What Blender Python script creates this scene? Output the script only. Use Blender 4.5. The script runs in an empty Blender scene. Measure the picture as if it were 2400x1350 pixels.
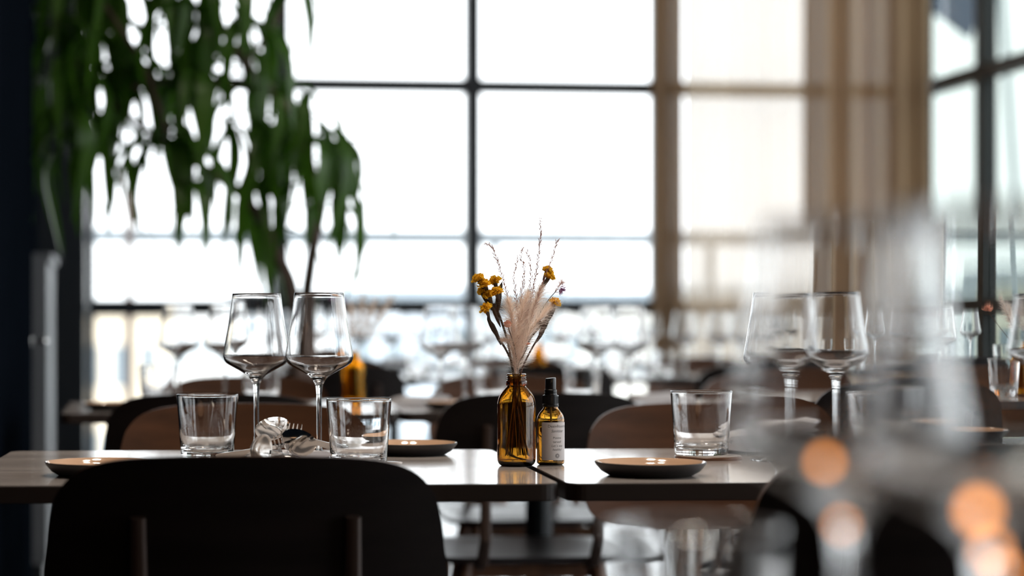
import bpy, math, random
from mathutils import Vector, Matrix
R = math.radians
S = bpy.context.scene
COL = S.collection

# ------------------------------------------------------------------ camera
F, PX, HY, EYE, FOCUS = 4600.0, 800.0, 757.0, 0.945, 2.67
cd = bpy.data.cameras.new('camera'); cam = bpy.data.objects.new('camera', cd); COL.objects.link(cam)
cam.location = (0, 0, EYE); cam.rotation_euler = (R(90), 0, 0)
cd.lens = 50.0; cd.sensor_fit = 'HORIZONTAL'; cd.sensor_width = 50.0 * 2400 / F
cd.shift_x = (1200 - PX) / 2400; cd.shift_y = (HY - 675) / 2400
cd.clip_start = 0.05; cd.clip_end = 2000
cd.dof.use_dof = True; cd.dof.focus_distance = FOCUS; cd.dof.aperture_fstop = 1.9
S.camera = cam

# ------------------------------------------------------------------ sky, exposure
w = bpy.data.worlds.new('sky'); S.world = w; w.use_nodes = True
bg = w.node_tree.nodes['Background']
bg.inputs['Color'].default_value = (0.93, 0.97, 1.0, 1); bg.inputs['Strength'].default_value = 2.7
S.view_settings.view_transform = 'Standard'; S.view_settings.look = 'None'
S.view_settings.gamma = 1.0; S.view_settings.use_curve_mapping = False
S.view_settings.exposure = 0.6
cy = S.cycles
cy.use_denoising = True
cy.max_bounces = 14; cy.diffuse_bounces = 4; cy.glossy_bounces = 5; cy.transmission_bounces = 14
cy.transparent_max_bounces = 24
cy.sample_clamp_indirect = 6.0; cy.blur_glossy = 0.3

# ------------------------------------------------------------------ frame of the room
TH = R(6.2)
CX, CY = 3.31, 11.4            # back right corner of the room
def room(u, v):
    return (CX + u * math.cos(TH) - v * math.sin(TH), CY + u * math.sin(TH) + v * math.cos(TH))
def at(px, d):
    return ((px - PX) / F * d, d)
TZ = 0.75

# light portals in the window openings (guide the daylight only)
def portal(u0, v0, wdt, hgt, ang):
    l = bpy.data.lights.new('window_portal', 'AREA'); l.shape = 'RECTANGLE'; l.size = wdt; l.size_y = hgt
    l.cycles.is_portal = True
    o = bpy.data.objects.new('window_portal', l); COL.objects.link(o)
    x, y = room(u0, v0); o.location = (x, y, 1.66); o.rotation_euler = (R(90), 0, ang + TH)
portal(-2.4, 0.14, 4.8, 3.2, R(180))
portal(0.14, -6.0, 11.9, 3.2, R(90))
# ceiling downlights over the tables (warm)
def downlight(px, d, power, size=0.35):
    l = bpy.data.lights.new('downlight', 'AREA'); l.shape = 'DISK'; l.size = size; l.energy = power; l.color = (1.0, 0.86, 0.72); l.spread = R(140)
    o = bpy.data.objects.new('downlight', l); COL.objects.link(o); x, y = at(px, d); o.location = (x, y, 3.25)
for (px, d, p) in ((560, 2.65, 9), (1500, 2.65, 9), (1100, 5.0, 4)): downlight(px, d, p)

# ------------------------------------------------------------------ materials
M = {}
def srgb(r, g, b):
    f = lambda c: (c / 255 / 12.92) if c / 255 <= 0.04045 else ((c / 255 + 0.055) / 1.055) ** 2.4
    return (f(r), f(g), f(b), 1)
def mat(name, col, rough=0.5, metal=0.0, spec=0.5, noise=None, nscale=(8, 8, 8), bump=0.0, sheen=0, coat=0, trans=0):
    m = bpy.data.materials.new(name); m.use_nodes = True
    nt = m.node_tree; b = nt.nodes['Principled BSDF']
    b.inputs['Base Color'].default_value = col; b.inputs['Roughness'].default_value = rough
    b.inputs['Metallic'].default_value = metal; b.inputs['Specular IOR Level'].default_value = spec
    b.inputs['Coat Weight'].default_value = coat
    if noise or bump:
        tc = nt.nodes.new('ShaderNodeTexCoord'); mp = nt.nodes.new('ShaderNodeMapping')
        mp.inputs['Scale'].default_value = nscale
        n = nt.nodes.new('ShaderNodeTexNoise'); n.inputs['Scale'].default_value = 1; n.inputs['Detail'].default_value = 4
        nt.links.new(tc.outputs['Object'], mp.inputs['Vector']); nt.links.new(mp.outputs['Vector'], n.inputs['Vector'])
        if noise:
            cr = nt.nodes.new('ShaderNodeValToRGB')
            cr.color_ramp.elements[0].position = 0.33; cr.color_ramp.elements[1].position = 0.67
            cr.color_ramp.elements[0].color = col; cr.color_ramp.elements[1].color = noise
            nt.links.new(n.outputs['Fac'], cr.inputs['Fac']); nt.links.new(cr.outputs['Color'], b.inputs['Base Color'])
        if bump:
            bp = nt.nodes.new('ShaderNodeBump'); bp.inputs['Strength'].default_value = bump; bp.inputs['Distance'].default_value = 0.002
            nt.links.new(n.outputs['Fac'], bp.inputs['Height']); nt.links.new(bp.outputs['Normal'], b.inputs['Normal'])
    M[name] = m
    return m
def glass(name, col, ior=1.5, rough=0.0):
    m = bpy.data.materials.new(name); m.use_nodes = True; nt = m.node_tree; nt.nodes.clear()
    o = nt.nodes.new('ShaderNodeOutputMaterial'); g = nt.nodes.new('ShaderNodeBsdfGlass')
    g.inputs['Color'].default_value = col; g.inputs['IOR'].default_value = ior; g.inputs['Roughness'].default_value = rough
    nt.links.new(g.outputs[0], o.inputs[0]); M[name] = m
def pane_mat(name, col):
    m = bpy.data.materials.new(name); m.use_nodes = True; nt = m.node_tree; nt.nodes.clear()
    o = nt.nodes.new('ShaderNodeOutputMaterial'); t = nt.nodes.new('ShaderNodeBsdfTransparent'); g = nt.nodes.new('ShaderNodeBsdfGlossy')
    g.inputs['Roughness'].default_value = 0.0
    t.inputs['Color'].default_value = col; fr = nt.nodes.new('ShaderNodeFresnel'); fr.inputs['IOR'].default_value = 1.45
    mx = nt.nodes.new('ShaderNodeMixShader')
    ge = nt.nodes.new('ShaderNodeNewGeometry'); sb = nt.nodes.new('ShaderNodeMath'); sb.operation = 'SUBTRACT'; sb.inputs[0].default_value = 1
    ml = nt.nodes.new('ShaderNodeMath'); ml.operation = 'MULTIPLY'
    nt.links.new(ge.outputs['Backfacing'], sb.inputs[1]); nt.links.new(sb.outputs[0], ml.inputs[0]); nt.links.new(fr.outputs[0], ml.inputs[1])
    nt.links.new(ml.outputs[0], mx.inputs[0]); nt.links.new(t.outputs[0], mx.inputs[1]); nt.links.new(g.outputs[0], mx.inputs[2])
    nt.links.new(mx.outputs[0], o.inputs[0]); M[name] = m
def cloth_mat(name, col, transp, transl):
    m = bpy.data.materials.new(name); m.use_nodes = True; nt = m.node_tree; nt.nodes.clear()
    o = nt.nodes.new('ShaderNodeOutputMaterial')
    d = nt.nodes.new('ShaderNodeBsdfDiffuse'); l = nt.nodes.new('ShaderNodeBsdfTranslucent'); t = nt.nodes.new('ShaderNodeBsdfTransparent')
    d.inputs['Color'].default_value = col; l.inputs['Color'].default_value = col
    a = nt.nodes.new('ShaderNodeMixShader'); b = nt.nodes.new('ShaderNodeMixShader')
    a.inputs[0].default_value = transl; b.inputs[0].default_value = transp
    nt.links.new(d.outputs[0], a.inputs[1]); nt.links.new(l.outputs[0], a.inputs[2])
    nt.links.new(a.outputs[0], b.inputs[1]); nt.links.new(t.outputs[0], b.inputs[2]); nt.links.new(b.outputs[0], o.inputs[0])
    M[name] = m
def emis(name, col, s):
    m = bpy.data.materials.new(name); m.use_nodes = True; nt = m.node_tree; nt.nodes.clear()
    o = nt.nodes.new('ShaderNodeOutputMaterial'); e = nt.nodes.new('ShaderNodeEmission')
    e.inputs['Color'].default_value = col; e.inputs['Strength'].default_value = s
    nt.links.new(e.outputs[0], o.inputs[0]); M[name] = m

glass('clear_glass', (1, 1, 1, 1), 1.5)
def amber_mat():
    m = bpy.data.materials.new('amber_glass'); m.use_nodes = True; nt = m.node_tree; nt.nodes.clear()
    o = nt.nodes.new('ShaderNodeOutputMaterial'); g = nt.nodes.new('ShaderNodeBsdfGlass')
    g.inputs['Color'].default_value = (1, 1, 1, 1); g.inputs['IOR'].default_value = 1.5
    v = nt.nodes.new('ShaderNodeVolumeAbsorption'); v.inputs['Color'].default_value = (0.78, 0.60, 0.03, 1); v.inputs['Density'].default_value = 1050
    nt.links.new(g.outputs[0], o.inputs[0]); nt.links.new(v.outputs[0], o.inputs['Volume']); M['amber_glass'] = m
amber_mat()
glass('amber_far', (0.93, 0.70, 0.25, 1), 1.45)
pane_mat('window_glass', (0.985, 0.99, 0.99, 1)); pane_mat('tinted_glass', (0.58, 0.61, 0.59, 1))
mat('table_edge', srgb(40, 30, 26), 0.5)
mat('seat_dark', srgb(30, 28, 30), 0.28, spec=0.6)
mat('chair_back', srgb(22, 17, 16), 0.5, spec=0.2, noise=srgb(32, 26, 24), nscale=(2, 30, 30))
mat('table_wood', srgb(164, 156, 152), 0.13, spec=1.0, noise=srgb(190, 181, 175), nscale=(1.2, 26, 26), bump=0.012)
mat('chair_wood', srgb(68, 44, 29), 0.42, spec=0.2, noise=srgb(90, 58, 38), nscale=(2.0, 30, 30))
mat('chair_edge', srgb(120, 84, 62), 0.3)
mat('strut_wood', srgb(62, 46, 38), 0.5)
mat('leg_wood', srgb(92, 58, 38), 0.45, noise=srgb(120, 80, 52), nscale=(30, 30, 3))
mat('dark_steel', srgb(26, 30, 32), 0.4, metal=0.3)
mat('steel', srgb(215, 212, 208), 0.12, metal=1.0)
mat('frame_black', srgb(24, 30, 36), 0.45)
mat('frame_right', srgb(30, 32, 36), 0.4)
mat('floor_dark', srgb(58, 58, 64), 0.22, spec=0.6, noise=srgb(70, 70, 76), nscale=(2, 2, 2))
mat('wall_dark', srgb(8, 12, 17), 0.9, spec=0.0, noise=srgb(11, 15, 21), nscale=(3, 3, 3))
mat('wall_plaster', srgb(120, 112, 104), 0.9)
mat('ceiling_paint', srgb(190, 184, 178), 0.9)
mat('cabinet_grey', srgb(118, 120, 124), 0.5)
mat('plate_black', srgb(22, 20, 20), 0.5, noise=srgb(34, 30, 30), nscale=(300, 300, 300))
mat('plate_glaze', srgb(214, 178, 148), 0.1, coat=0.6)
mat('coaster_top', srgb(178, 168, 160), 0.6); 
mat('napkin', srgb(214, 213, 216), 0.9)
mat('black_plastic', srgb(14, 15, 18), 0.3)
mat('label_paper', srgb(226, 222, 222), 0.7)
mat('label_ink', srgb(70, 70, 74), 0.8)
def leaf_mat():
    m = mat('leaf', srgb(44, 84, 26), 0.4, noise=srgb(84, 126, 34), nscale=(3, 3, 3)); nt = m.node_tree; b = nt.nodes['Principled BSDF']
    l = nt.nodes.new('ShaderNodeBsdfTranslucent'); cr = [n for n in nt.nodes if n.type == 'VALTORGB'][0]; mx = nt.nodes.new('ShaderNodeMixShader'); mx.inputs[0].default_value = 0.45
    nt.links.new(cr.outputs[0], l.inputs[0]); nt.links.new(b.outputs[0], mx.inputs[1]); nt.links.new(l.outputs[0], mx.inputs[2]); nt.links.new(mx.outputs[0], nt.nodes['Material Output'].inputs[0])
leaf_mat()
mat('bark', srgb(110, 92, 82), 0.8, noise=srgb(80, 64, 56), nscale=(12, 12, 12), bump=0.4)
mat('soil', srgb(40, 30, 24), 0.95)
mat('planter', srgb(46, 46, 50), 0.6)
mat('stem_brown', srgb(96, 62, 46), 0.7, noise=srgb(70, 46, 34), nscale=(60, 60, 60))
mat('stem_olive', srgb(88, 72, 58), 0.8, noise=srgb(60, 48, 38), nscale=(80, 80, 80))
cloth_mat('petal_yellow', srgb(250, 212, 70), 0.0, 0.42)
cloth_mat('petal_purple', srgb(190, 130, 180), 0.0, 0.3)
cloth_mat('petal_peach', srgb(250, 200, 176), 0.0, 0.35)
cloth_mat('grass_seed', srgb(218, 188, 178), 0.0, 0.45)
cloth_mat('plume_hair', srgb(255, 242, 230), 0.0, 0.62)
cloth_mat('plume_seed', srgb(236, 212, 198), 0.0, 0.55)
cloth_mat('curtain_linen', srgb(200, 182, 160), 0.19, 0.45)
cloth_mat('curtain_heavy', srgb(176, 150, 122), 0.02, 0.42)
mat('deck', srgb(150, 142, 146), 0.7, noise=srgb(170, 162, 164), nscale=(2, 2, 2))
mat('rail_metal', srgb(170, 180, 186), 0.5)
mat('water', srgb(150, 158, 164), 0.15)
mat('city_ground', srgb(206, 206, 206), 0.9)
for i, c in enumerate([(232, 228, 220), (238, 222, 198), (222, 226, 228), (244, 242, 240), (204, 200, 184), (206, 214, 222)]):
    mat('facade_%d' % i, srgb(*c), 0.9)
mat('roof_grey', srgb(150, 160, 168), 0.8); mat('far_window', srgb(120, 134, 142), 0.3)
mat('sail', srgb(70, 84, 104), 0.8)
emis('added_bulb_glow', (1.0, 0.62, 0.34, 1), 420.0)

# ------------------------------------------------------------------ mesh helpers
class MB:
    def __init__(s): s.v = []; s.f = []; s.m = []; s.mi = 0
    def add(s, vs, fs):
        o = len(s.v); s.v += [tuple(p) for p in vs]; s.f += [tuple(i + o for i in f) for f in fs]; s.m += [s.mi] * len(fs); return s
    def box(s, x0, x1, y0, y1, z0, z1):
        return s.add([(x0, y0, z0), (x1, y0, z0), (x1, y1, z0), (x0, y1, z0), (x0, y0, z1), (x1, y0, z1), (x1, y1, z1), (x0, y1, z1)],
                     [(0, 3, 2, 1), (4, 5, 6, 7), (0, 1, 5, 4), (1, 2, 6, 5), (2, 3, 7, 6), (3, 0, 4, 7)])
    def lathe(s, prof, n=48, c=(0, 0, 0), closed=False, sup=0.0):
        if sup:
            q = [prof[0]]
            for a, b in zip(prof, prof[1:]):
                L = math.hypot(b[0] - a[0], b[1] - a[1])
                if L > 3 * sup:
                    for t in (sup / L, 1 - sup / L): q.append((a[0] + (b[0] - a[0]) * t, a[1] + (b[1] - a[1]) * t))
                q.append(b)
            prof = q
        vs = []; fs = []; k = len(prof)
        for (r, z) in prof:
            r = max(r, 1e-5)
            for i in range(n):
                a = 2 * math.pi * i / n; vs.append((c[0] + r * math.cos(a), c[1] + r * math.sin(a), c[2] + z))
        for j in range(k if closed else k - 1):
            j2 = (j + 1) % k
            for i in range(n):
                i2 = (i + 1) % n; fs.append((j * n + i, j * n + i2, j2 * n + i2, j2 * n + i))
        return s.add(vs, fs)
    def tube(s, pts, rad, n=8, caps=True, flat=1.0):
        pts = [Vector(p) for p in pts]; k = len(pts)
        if not hasattr(rad, '__len__'): rad = [rad] * k
        vs = []; fs = []; up = Vector((0.02, 1, 0.03)).normalized()
        for i, p in enumerate(pts):
            t = (pts[min(i + 1, k - 1)] - pts[max(i - 1, 0)])
            t = t.normalized() if t.length > 1e-9 else Vector((0, 0, 1))
            a = t.cross(up)
            if a.length < 1e-3: a = t.cross(Vector((1, 0, 0)))
            a.normalize(); b = a.cross(t).normalized(); up = b
            for q in range(n):
                g = 2 * math.pi * q / n; vs.append(p + (a * math.cos(g) + b * math.sin(g) * flat) * rad[i])
        for i in range(k - 1):
            for q in range(n):
                q2 = (q + 1) % n; fs.append((i * n + q, i * n + q2, (i + 1) * n + q2, (i + 1) * n + q))
        if caps:
            fs.append(tuple(range(n - 1, -1, -1))); fs.append(tuple((k - 1) * n + q for q in range(n)))
        return s.add(vs, fs)
    def prism(s, outline, z0, z1, bev=0.0):
        """outline in xy, extruded in z, with a small bevelled top and bottom"""
        n = len(outline); cx = sum(p[0] for p in outline) / n; cyy = sum(p[1] for p in outline) / n
        def ring(k, z):
            out = []
            for (x, y) in outline:
                dx, dy = x - cx, y - cyy; L = math.hypot(dx, dy); out.append((x - dx / L * k, y - dy / L * k, z))
            return out
        rs = [ring(bev, z0), ring(0, z0 + bev), ring(0, z1 - bev), ring(bev, z1)] if bev else [ring(0, z0), ring(0, z1)]
        vs = [p for r_ in rs for p in r_]; fs = []
        for j in range(len(rs) - 1):
            for i in range(n):
                i2 = (i + 1) % n; fs.append((j * n + i, j * n + i2, (j + 1) * n + i2, (j + 1) * n + i))
        fs.append(tuple(range(n - 1, -1, -1))); fs.append(tuple((len(rs) - 1) * n + i for i in range(n)))
        return s.add(vs, fs)
    def sphere(s, c, r, n=10, m=6, sc=(1, 1, 1)):
        vs = []; fs = []
        for j in range(m + 1):
            t = math.pi * j / m
            for i in range(n):
                a = 2 * math.pi * i / n
                vs.append((c[0] + sc[0] * r * math.sin(t) * math.cos(a), c[1] + sc[1] * r * math.sin(t) * math.sin(a), c[2] + sc[2] * r * math.cos(t)))
        for j in range(m):
            for i in range(n):
                i2 = (i + 1) % n; fs.append((j * n + i, (j + 1) * n + i, (j + 1) * n + i2, j * n + i2))
        return s.add(vs, fs)
    def xf(s, mtx, start=0):
        for i in range(start, len(s.v)): s.v[i] = tuple(mtx @ Vector(s.v[i]))
        return s
    def mesh(s, name, mats, smooth=True):
        me = bpy.data.meshes.new(name); me.from_pydata(s.v, [], s.f)
        if not isinstance(mats, (list, tuple)): mats = [mats]
        for m_ in mats: me.materials.append(M[m_])
        if len(mats) > 1: me.polygons.foreach_set('material_index', s.m)
        if smooth:
            me.polygons.foreach_set('use_smooth', [True] * len(me.polygons))
            if smooth is not True: me.set_sharp_from_angle(angle=smooth)
        me.update(); return me
    def build(s, name, mats, parent=None, smooth=R(35), loc=None, rot=None):
        o = bpy.data.objects.new(name, s.mesh(name, mats, smooth)); COL.objects.link(o)
        if parent: o.parent = parent
        if loc is not None: o.location = loc
        if rot is not None: o.rotation_euler = rot
        return o
def spline(pts, n):
    """Catmull-Rom through pts (any dimension)"""
    P = [tuple(p) for p in pts]; P = [tuple(2 * a - b for a, b in zip(P[0], P[1]))] + P + [tuple(2 * a - b for a, b in zip(P[-1], P[-2]))]
    out = []
    for i in range(1, len(P) - 2):
        for k in range(n):
            t = k / n
            out.append(tuple(0.5 * (2 * b + (c - a) * t + (2 * a - 5 * b + 4 * c - d) * t * t + (3 * b - a - 3 * c + d) * t ** 3)
                             for a, b, c, d in zip(P[i - 1], P[i], P[i + 1], P[i + 2])))
    out.append(P[-2]); return out
def tag(o, label=None, cat=None, group=None, kind=None):
    if label: o['label'] = label
    if cat: o['category'] = cat
    if group: o['group'] = group
    if kind: o['kind'] = kind
    return o
def empty(name, loc=(0, 0, 0), rz=0):
    o = bpy.data.objects.new(name, None); COL.objects.link(o); o.location = loc; o.rotation_euler = (0, 0, rz)
    o.empty_display_size = 0.05; return o
def copy_tree(o, parent=None):
    c = o.copy(); COL.objects.link(c); c.parent = parent
    for ch in list(o.children): copy_tree(ch, c)
    return c
used = set()
def place(proto, px, d, z=TZ, rz=0, label=None, group=None):
    """first use moves the prototype itself, later uses copy it"""
    if proto.name in used: o = copy_tree(proto)
    else: used.add(proto.name); o = proto
    x, y = at(px, d); o.location = (x, y, z); o.rotation_euler = (0, 0, rz)
    if label: o['label'] = label
    if group: o['group'] = group
    elif 'group' in o: del o['group']
    return o
def rrect(w_, h_, r, n=6):
    out = []
    for (cx_, cy_, a0) in ((w_ / 2 - r, h_ / 2 - r, 0), (-w_ / 2 + r, h_ / 2 - r, 90), (-w_ / 2 + r, -h_ / 2 + r, 180), (w_ / 2 - r, -h_ / 2 + r, 270)):
        for i in range(n + 1):
            a = R(a0 + 90 * i / n); out.append((cx_ + r * math.cos(a), cy_ + r * math.sin(a)))
    return out
LOC = (CX, CY, 0); ROT = (0, 0, TH)
def struct(name, mb, m, parent=None, smooth=R(30)):
    o = mb.build(name, m, parent, smooth)
    if parent is None:
        o.location = LOC; o.rotation_euler = ROT; o['kind'] = 'structure'
    return o

# ------------------------------------------------------------------ room shell
struct('floor', MB().box(-5.2, 0.1, -17, 0.1, -0.1, 0), 'floor_dark')
struct('ceiling', MB().box(-5.2, 0.1, -17, 0.1, 3.3, 3.4), 'ceiling_paint')
struct('wall_front', MB().box(-5.2, 0.1, -17.1, -17, 0, 3.3), 'wall_plaster')
struct('wall_left', MB().box(-5.2, -5.0, -17, 0.1, 0, 3.3), 'wall_dark')
struct('wall_partition', MB().box(-4.995, -4.787, -16.9, -5.45, 0.001, 3.295), 'wall_dark')
struct('trim_corner_column', MB().box(-5.0, -4.75, -0.35, 0.1, 0, 3.3), 'frame_black')
struct('trim_room_corner', MB().box(-0.06, 0.1, -0.06, 0.1, 0, 3.3), 'frame_right')
struct('wall_right', MB().box(0, 0.1, -17, -11.9, 0, 3.3), 'wall_plaster')
struct('baseboard_right', MB().box(-0.015, 0, -17, -11.9, 0, 0.09), 'frame_black')
ZT, ZB = 2.29, 1.031          # transom and lower bar heights
def window(n, a, b, back=True, fm='frame_black', pm='window_glass'):
    """one bay: frame, two transoms, three panes; runs along the back wall (u) or the right wall (v)"""
    def bx(mb, p0, p1, z0, z1, dep=0.09, off=0.0):
        if back: mb.box(p0, p1, off, off + dep, z0, z1)
        else: mb.box(off, off + dep, p0, p1, z0, z1)
        return mb
    fr = MB(); h = 0.0425
    bx(fr, a, a + h, 0, 3.3); bx(fr, b - h, b, 0, 3.3); bx(fr, a + h, b - h, 0, 0.12); bx(fr, a + h, b - h, 3.2, 3.3)
    root = struct('window_%d' % n, fr, fm)
    bx(MB(), a + h, b - h, ZT - 0.039, ZT + 0.039, 0.08, 0.005).build('transom', fm, root)
    bx(MB(), a + h, b - h, ZB - 0.045, ZB + 0.045, 0.085, 0.002).build('transom', fm, root)
    for (z0, z1) in ((0.12, ZB - 0.045), (ZB + 0.045, ZT - 0.039), (ZT + 0.039, 3.2)):
        bx(MB(), a + h, b - h, z0, z1, 0.008, 0.04).build('pane', pm, root)
    return root
us = [-4.746, -3.667, -2.576, -1.49, -0.41]
for i in range(4): window(i + 1, us[i], us[i + 1])
window(5, us[4], -0.06)
vs_ = [-0.06, -0.90, -1.98, -3.06, -4.14, -5.22, -6.34, -7.46, -8.58, -9.7, -10.8, -11.9]
for i in range(11): window(6 + i, vs_[i + 1], vs_[i], False, 'frame_right', 'tinted_glass' if i < 3 else 'window_glass')
# light grey cabinet against the left wall
cab = MB().box(-4.985, -4.815, -3.7, -3.1, 0.06, 1.17).build('service_cabinet', 'cabinet_grey'); cab.location = LOC; cab.rotation_euler = ROT
MB().box(-4.985, -4.80, -3.71, -3.09, 1.17, 1.20).build('cabinet_top', 'cabinet_grey', cab)
MB().box(-4.97, -4.83, -3.68, -3.12, 0.0, 0.06).build('plinth', 'frame_black', cab)
MB().box(-4.98, -4.83, -3.712, -3.70, 0.1, 1.2).build('door', 'cabinet_grey', cab)
tag(cab, 'pale grey waist-high cabinet between the dark wall and the window column', 'cabinet')
hk = MB().lathe([(0.0, 0), (0.012, 0), (0.012, 0.004), (0.004, 0.006), (0.004, 0.03), (0.011, 0.032), (0.013, 0.04), (0.009, 0.046), (0, 0.047)], 16)
hk.xf(Matrix.Rotation(R(90), 4, 'Y'))
hook = hk.build('wall_knob', 'steel'); x, y = room(-4.787, -5.55); hook.location = (x, y, 0.895); hook.rotation_euler = ROT
tag(hook, 'small metal knob on the edge of the dark wall', 'knob')

# ------------------------------------------------------------------ outside
def out(name, mb, m, **k):
    o = mb.build(name, m); o.location = LOC; o.rotation_euler = ROT; return o
struct('terrace_deck', MB().box(-7, 3.2, 0.12, 3.2, -0.3, -0.05).box(0.12, 3.2, -12, 0.12, -0.3, -0.05), 'deck')
o = struct('sea_water', MB().box(-900, 900, 30, 1400, -12.2, -12), 'water'); 
o = struct('city_ground', MB().box(-300, 400, -60, 160, -12.0, -11.8), 'city_ground')
# balustrade
bal = empty('balustrade', LOC, TH)
MB().box(-7, 3.0, 2.28, 2.38, 1.48, 1.58).build('handrail', 'rail_metal', bal)
for k in range(7):
    u = -6.6 + k * 1.52
    MB().box(u, u + 0.05, 2.3, 2.35, -0.05, 1.51).build('post', 'rail_metal', bal)
    if k < 6: MB().box(u + 0.07, u + 1.50, 2.32, 2.33, 0.05, 1.46).build('glass_panel', 'window_glass', bal)
tag(bal, 'pale metal and glass balustrade along the terrace outside the windows', 'balustrade')
bal2 = empty('balustrade', LOC, TH)
MB().box(2.9, 2.96, -12, 2.0, 1.51, 1.56).build('handrail', 'rail_metal', bal2)
for k in range(8):
    v = -11.8 + k * 1.9
    MB().box(2.9, 2.95, v, v + 0.05, -0.05, 1.51).build('post', 'rail_metal', bal2)
tag(bal2, 'pale metal balustrade outside the right-hand windows', 'balustrade')
rnd = random.Random(5)
def building(px, d, wpx, ytop, fac, label, roof=True, n=4):
    x, y = at(px, d); W = wpx / F * d; top = EYE + (HY - ytop) / F * d; b = -11.8; D = W * 0.7
    root = empty('building', (x, y, b), 0); H = top - b
    MB().box(-W / 2, W / 2, 0, D, 0, H).build('wall', fac, root)
    MB().box(-W / 2 - 0.3, W / 2 + 0.3, -0.3, D + 0.3, H, H + 0.35).build('roof', 'roof_grey', root)
    fl = 3
    for r_ in range(fl):
        for c_ in range(n):
            wx = -W / 2 + W * (c_ + 0.5) / n; z = H - 2.6 - r_ * 3.1
            MB().box(wx - W * 0.16 / n * 1.6, wx + W * 0.16 / n * 1.6, -0.06, 0.0, z, z + 1.5).build('window', 'far_window', root)
    tag(root, label, 'building')
building(250, 70, 260, 736, 'facade_1', 'far beige building seen below the bar in the leftmost window pane')
building(455, 85, 130, 726, 'facade_3', 'far pale building behind the empty glasses of the second table row')
building(960, 60, 300, 700, 'facade_5', 'far grey-blue building outside behind the amber bottle in the second row')
building(1190, 95, 240, 690, 'facade_2', 'far grey building outside behind the dried bouquet')
building(1420, 66, 210, 704, 'facade_0', 'far low stone-coloured building outside next to the linen curtain')
building(680, 110, 260, 700, 'facade_3', 'far pale building outside behind the plant trunk')
building(1720, 90, 300, 690, 'facade_0', 'far building outside behind the sheer curtain')
building(2260, 60, 160, 694, 'facade_2', 'far grey-green building seen low in the right-hand window', n=3)
building(2440, 45, 220, 668, 'facade_4', 'far olive building at the right edge of the right-hand window', n=3)
# thin outdoor pole, shade sail
x, y = at(305, 16); pole = MB().tube([(0, 0, -0.05), (0, 0, 2.0)], 0.03, 10).build('wooden_pole', 'bark', None, loc=(x, y - 3.2, 0))
pole.location = (at(303, 13.0)[0], 13.0, 0)
MB().lathe([(0, 0), (0.09, 0), (0.09, 0.03), (0.035, 0.05), (0, 0.05)], 20, (0, 0, -0.05)).build('foot', 'rail_metal', pole)
tag(pole, 'thin brown wooden pole standing on the terrace outside the leftmost window', 'pole')
sx, sy = at(2235, 15.5)
sail = MB(); P3 = [(-0.55, 0, 0.25), (0.3, 0.5, 0.3), (0.16, 0.1, -0.33), (0.5, -0.3, 0.6)]
def zz(py, d): return EYE + (HY - py) / F * d
a_, b_, c_ = (at(2185, 15), at(2300, 15.5), at(2272, 15.2))
tri = [(at(2170, 15)[0], 15, zz(-40, 15)), (at(2330, 15.6)[0], 15.6, zz(-60, 15.6)), (at(2274, 15.2)[0], 15.2, zz(92, 15.2)), (at(2190, 15)[0], 15, zz(30, 15))]
sv = tri + [(p[0], p[1] + 0.03, p[2]) for p in tri]
sail.add(sv, [(0, 1, 2, 3), (7, 6, 5, 4), (0, 4, 5, 1), (1, 5, 6, 2), (2, 6, 7, 3), (3, 7, 4, 0)])
so = sail.build('shade_sail', 'sail')
MB().tube([(at(2330, 15.6)[0], 15.6, zz(-60, 15.6)), (at(2345, 15.6)[0], 15.62, zz(-90, 15.6)), (at(2345, 15.6)[0] + 0.3, 15.7, -0.3)], 0.03, 8).build('mast', 'rail_metal', so)
tag(so, 'dark blue-grey shade sail outside the right-hand window', 'awning')

# ------------------------------------------------------------------ curtains
def curtain(u0, u1, waves, amp, m, name, label, v=-0.16, seed=0, vfun=None):
    r = random.Random(seed); nu = waves * 8; mb = MB(); zs = [0.03, 0.6, 1.2, 1.8, 2.4, 3.0, 3.2]
    ph = [r.uniform(-0.5, 0.5) for _ in range(waves + 2)]; am = [r.uniform(0.55, 1.3) for _ in range(waves + 2)]
    vs = []; fs = []
    for j, z in enumerate(zs):
        for i in range(nu + 1):
            t = i / nu; k = t * waves; ki = int(k); fr = k - ki
            a = am[ki] * (1 - fr) + am[ki + 1] * fr; p = ph[ki] * (1 - fr) + ph[ki + 1] * fr
            uu = u0 + (u1 - u0) * t + 0.010 * math.sin(2 * math.pi * k + p * 3 + 1.3)
            vv = v + amp * a * math.sin(2 * math.pi * k + p + 0.15 * math.sin(z * 1.3 + k)) * (0.75 + 0.25 * (1 - z / 3.2))
            vs.append((uu, vv, z))
    for j in range(len(zs) - 1):
        for i in range(nu):
            a = j * (nu + 1) + i; fs.append((a, a + 1, a + nu + 2, a + nu + 1))
    mb.add(vs, fs)
    o = mb.build(name, m, smooth=True); o.location = LOC; o.rotation_euler = ROT
    hd = MB().box(u0, u1, v - 0.03, v + 0.03, 3.2, 3.24); hd.build('heading_tape', m, o)
    return tag(o, label, 'curtain')
def ul(px, v=-0.16):      # u on the back wall seen at picture column px
    best = 0
    for k in range(2000):
        u = -5 + k * 0.0025; X, Y = room(u, v)
        if (PX + F * X / Y) <= px: best = u
    return best
curtain(ul(1528), ul(1598), 5, 0.055, 'curtain_heavy', 'curtain', 'narrow gathered beige curtain fold hanging left of the sheer panel', seed=1)
curtain(ul(1604), ul(1892), 9, 0.028, 'curtain_linen', 'curtain', 'spread sheer linen curtain with the window bar showing through', seed=4)
curtain(ul(1886, -0.3), -0.02, 5, 0.105, 'curtain_heavy', 'curtain', 'wide bunched beige curtain filling the corner of the room', seed=2, v=-0.30)
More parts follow.
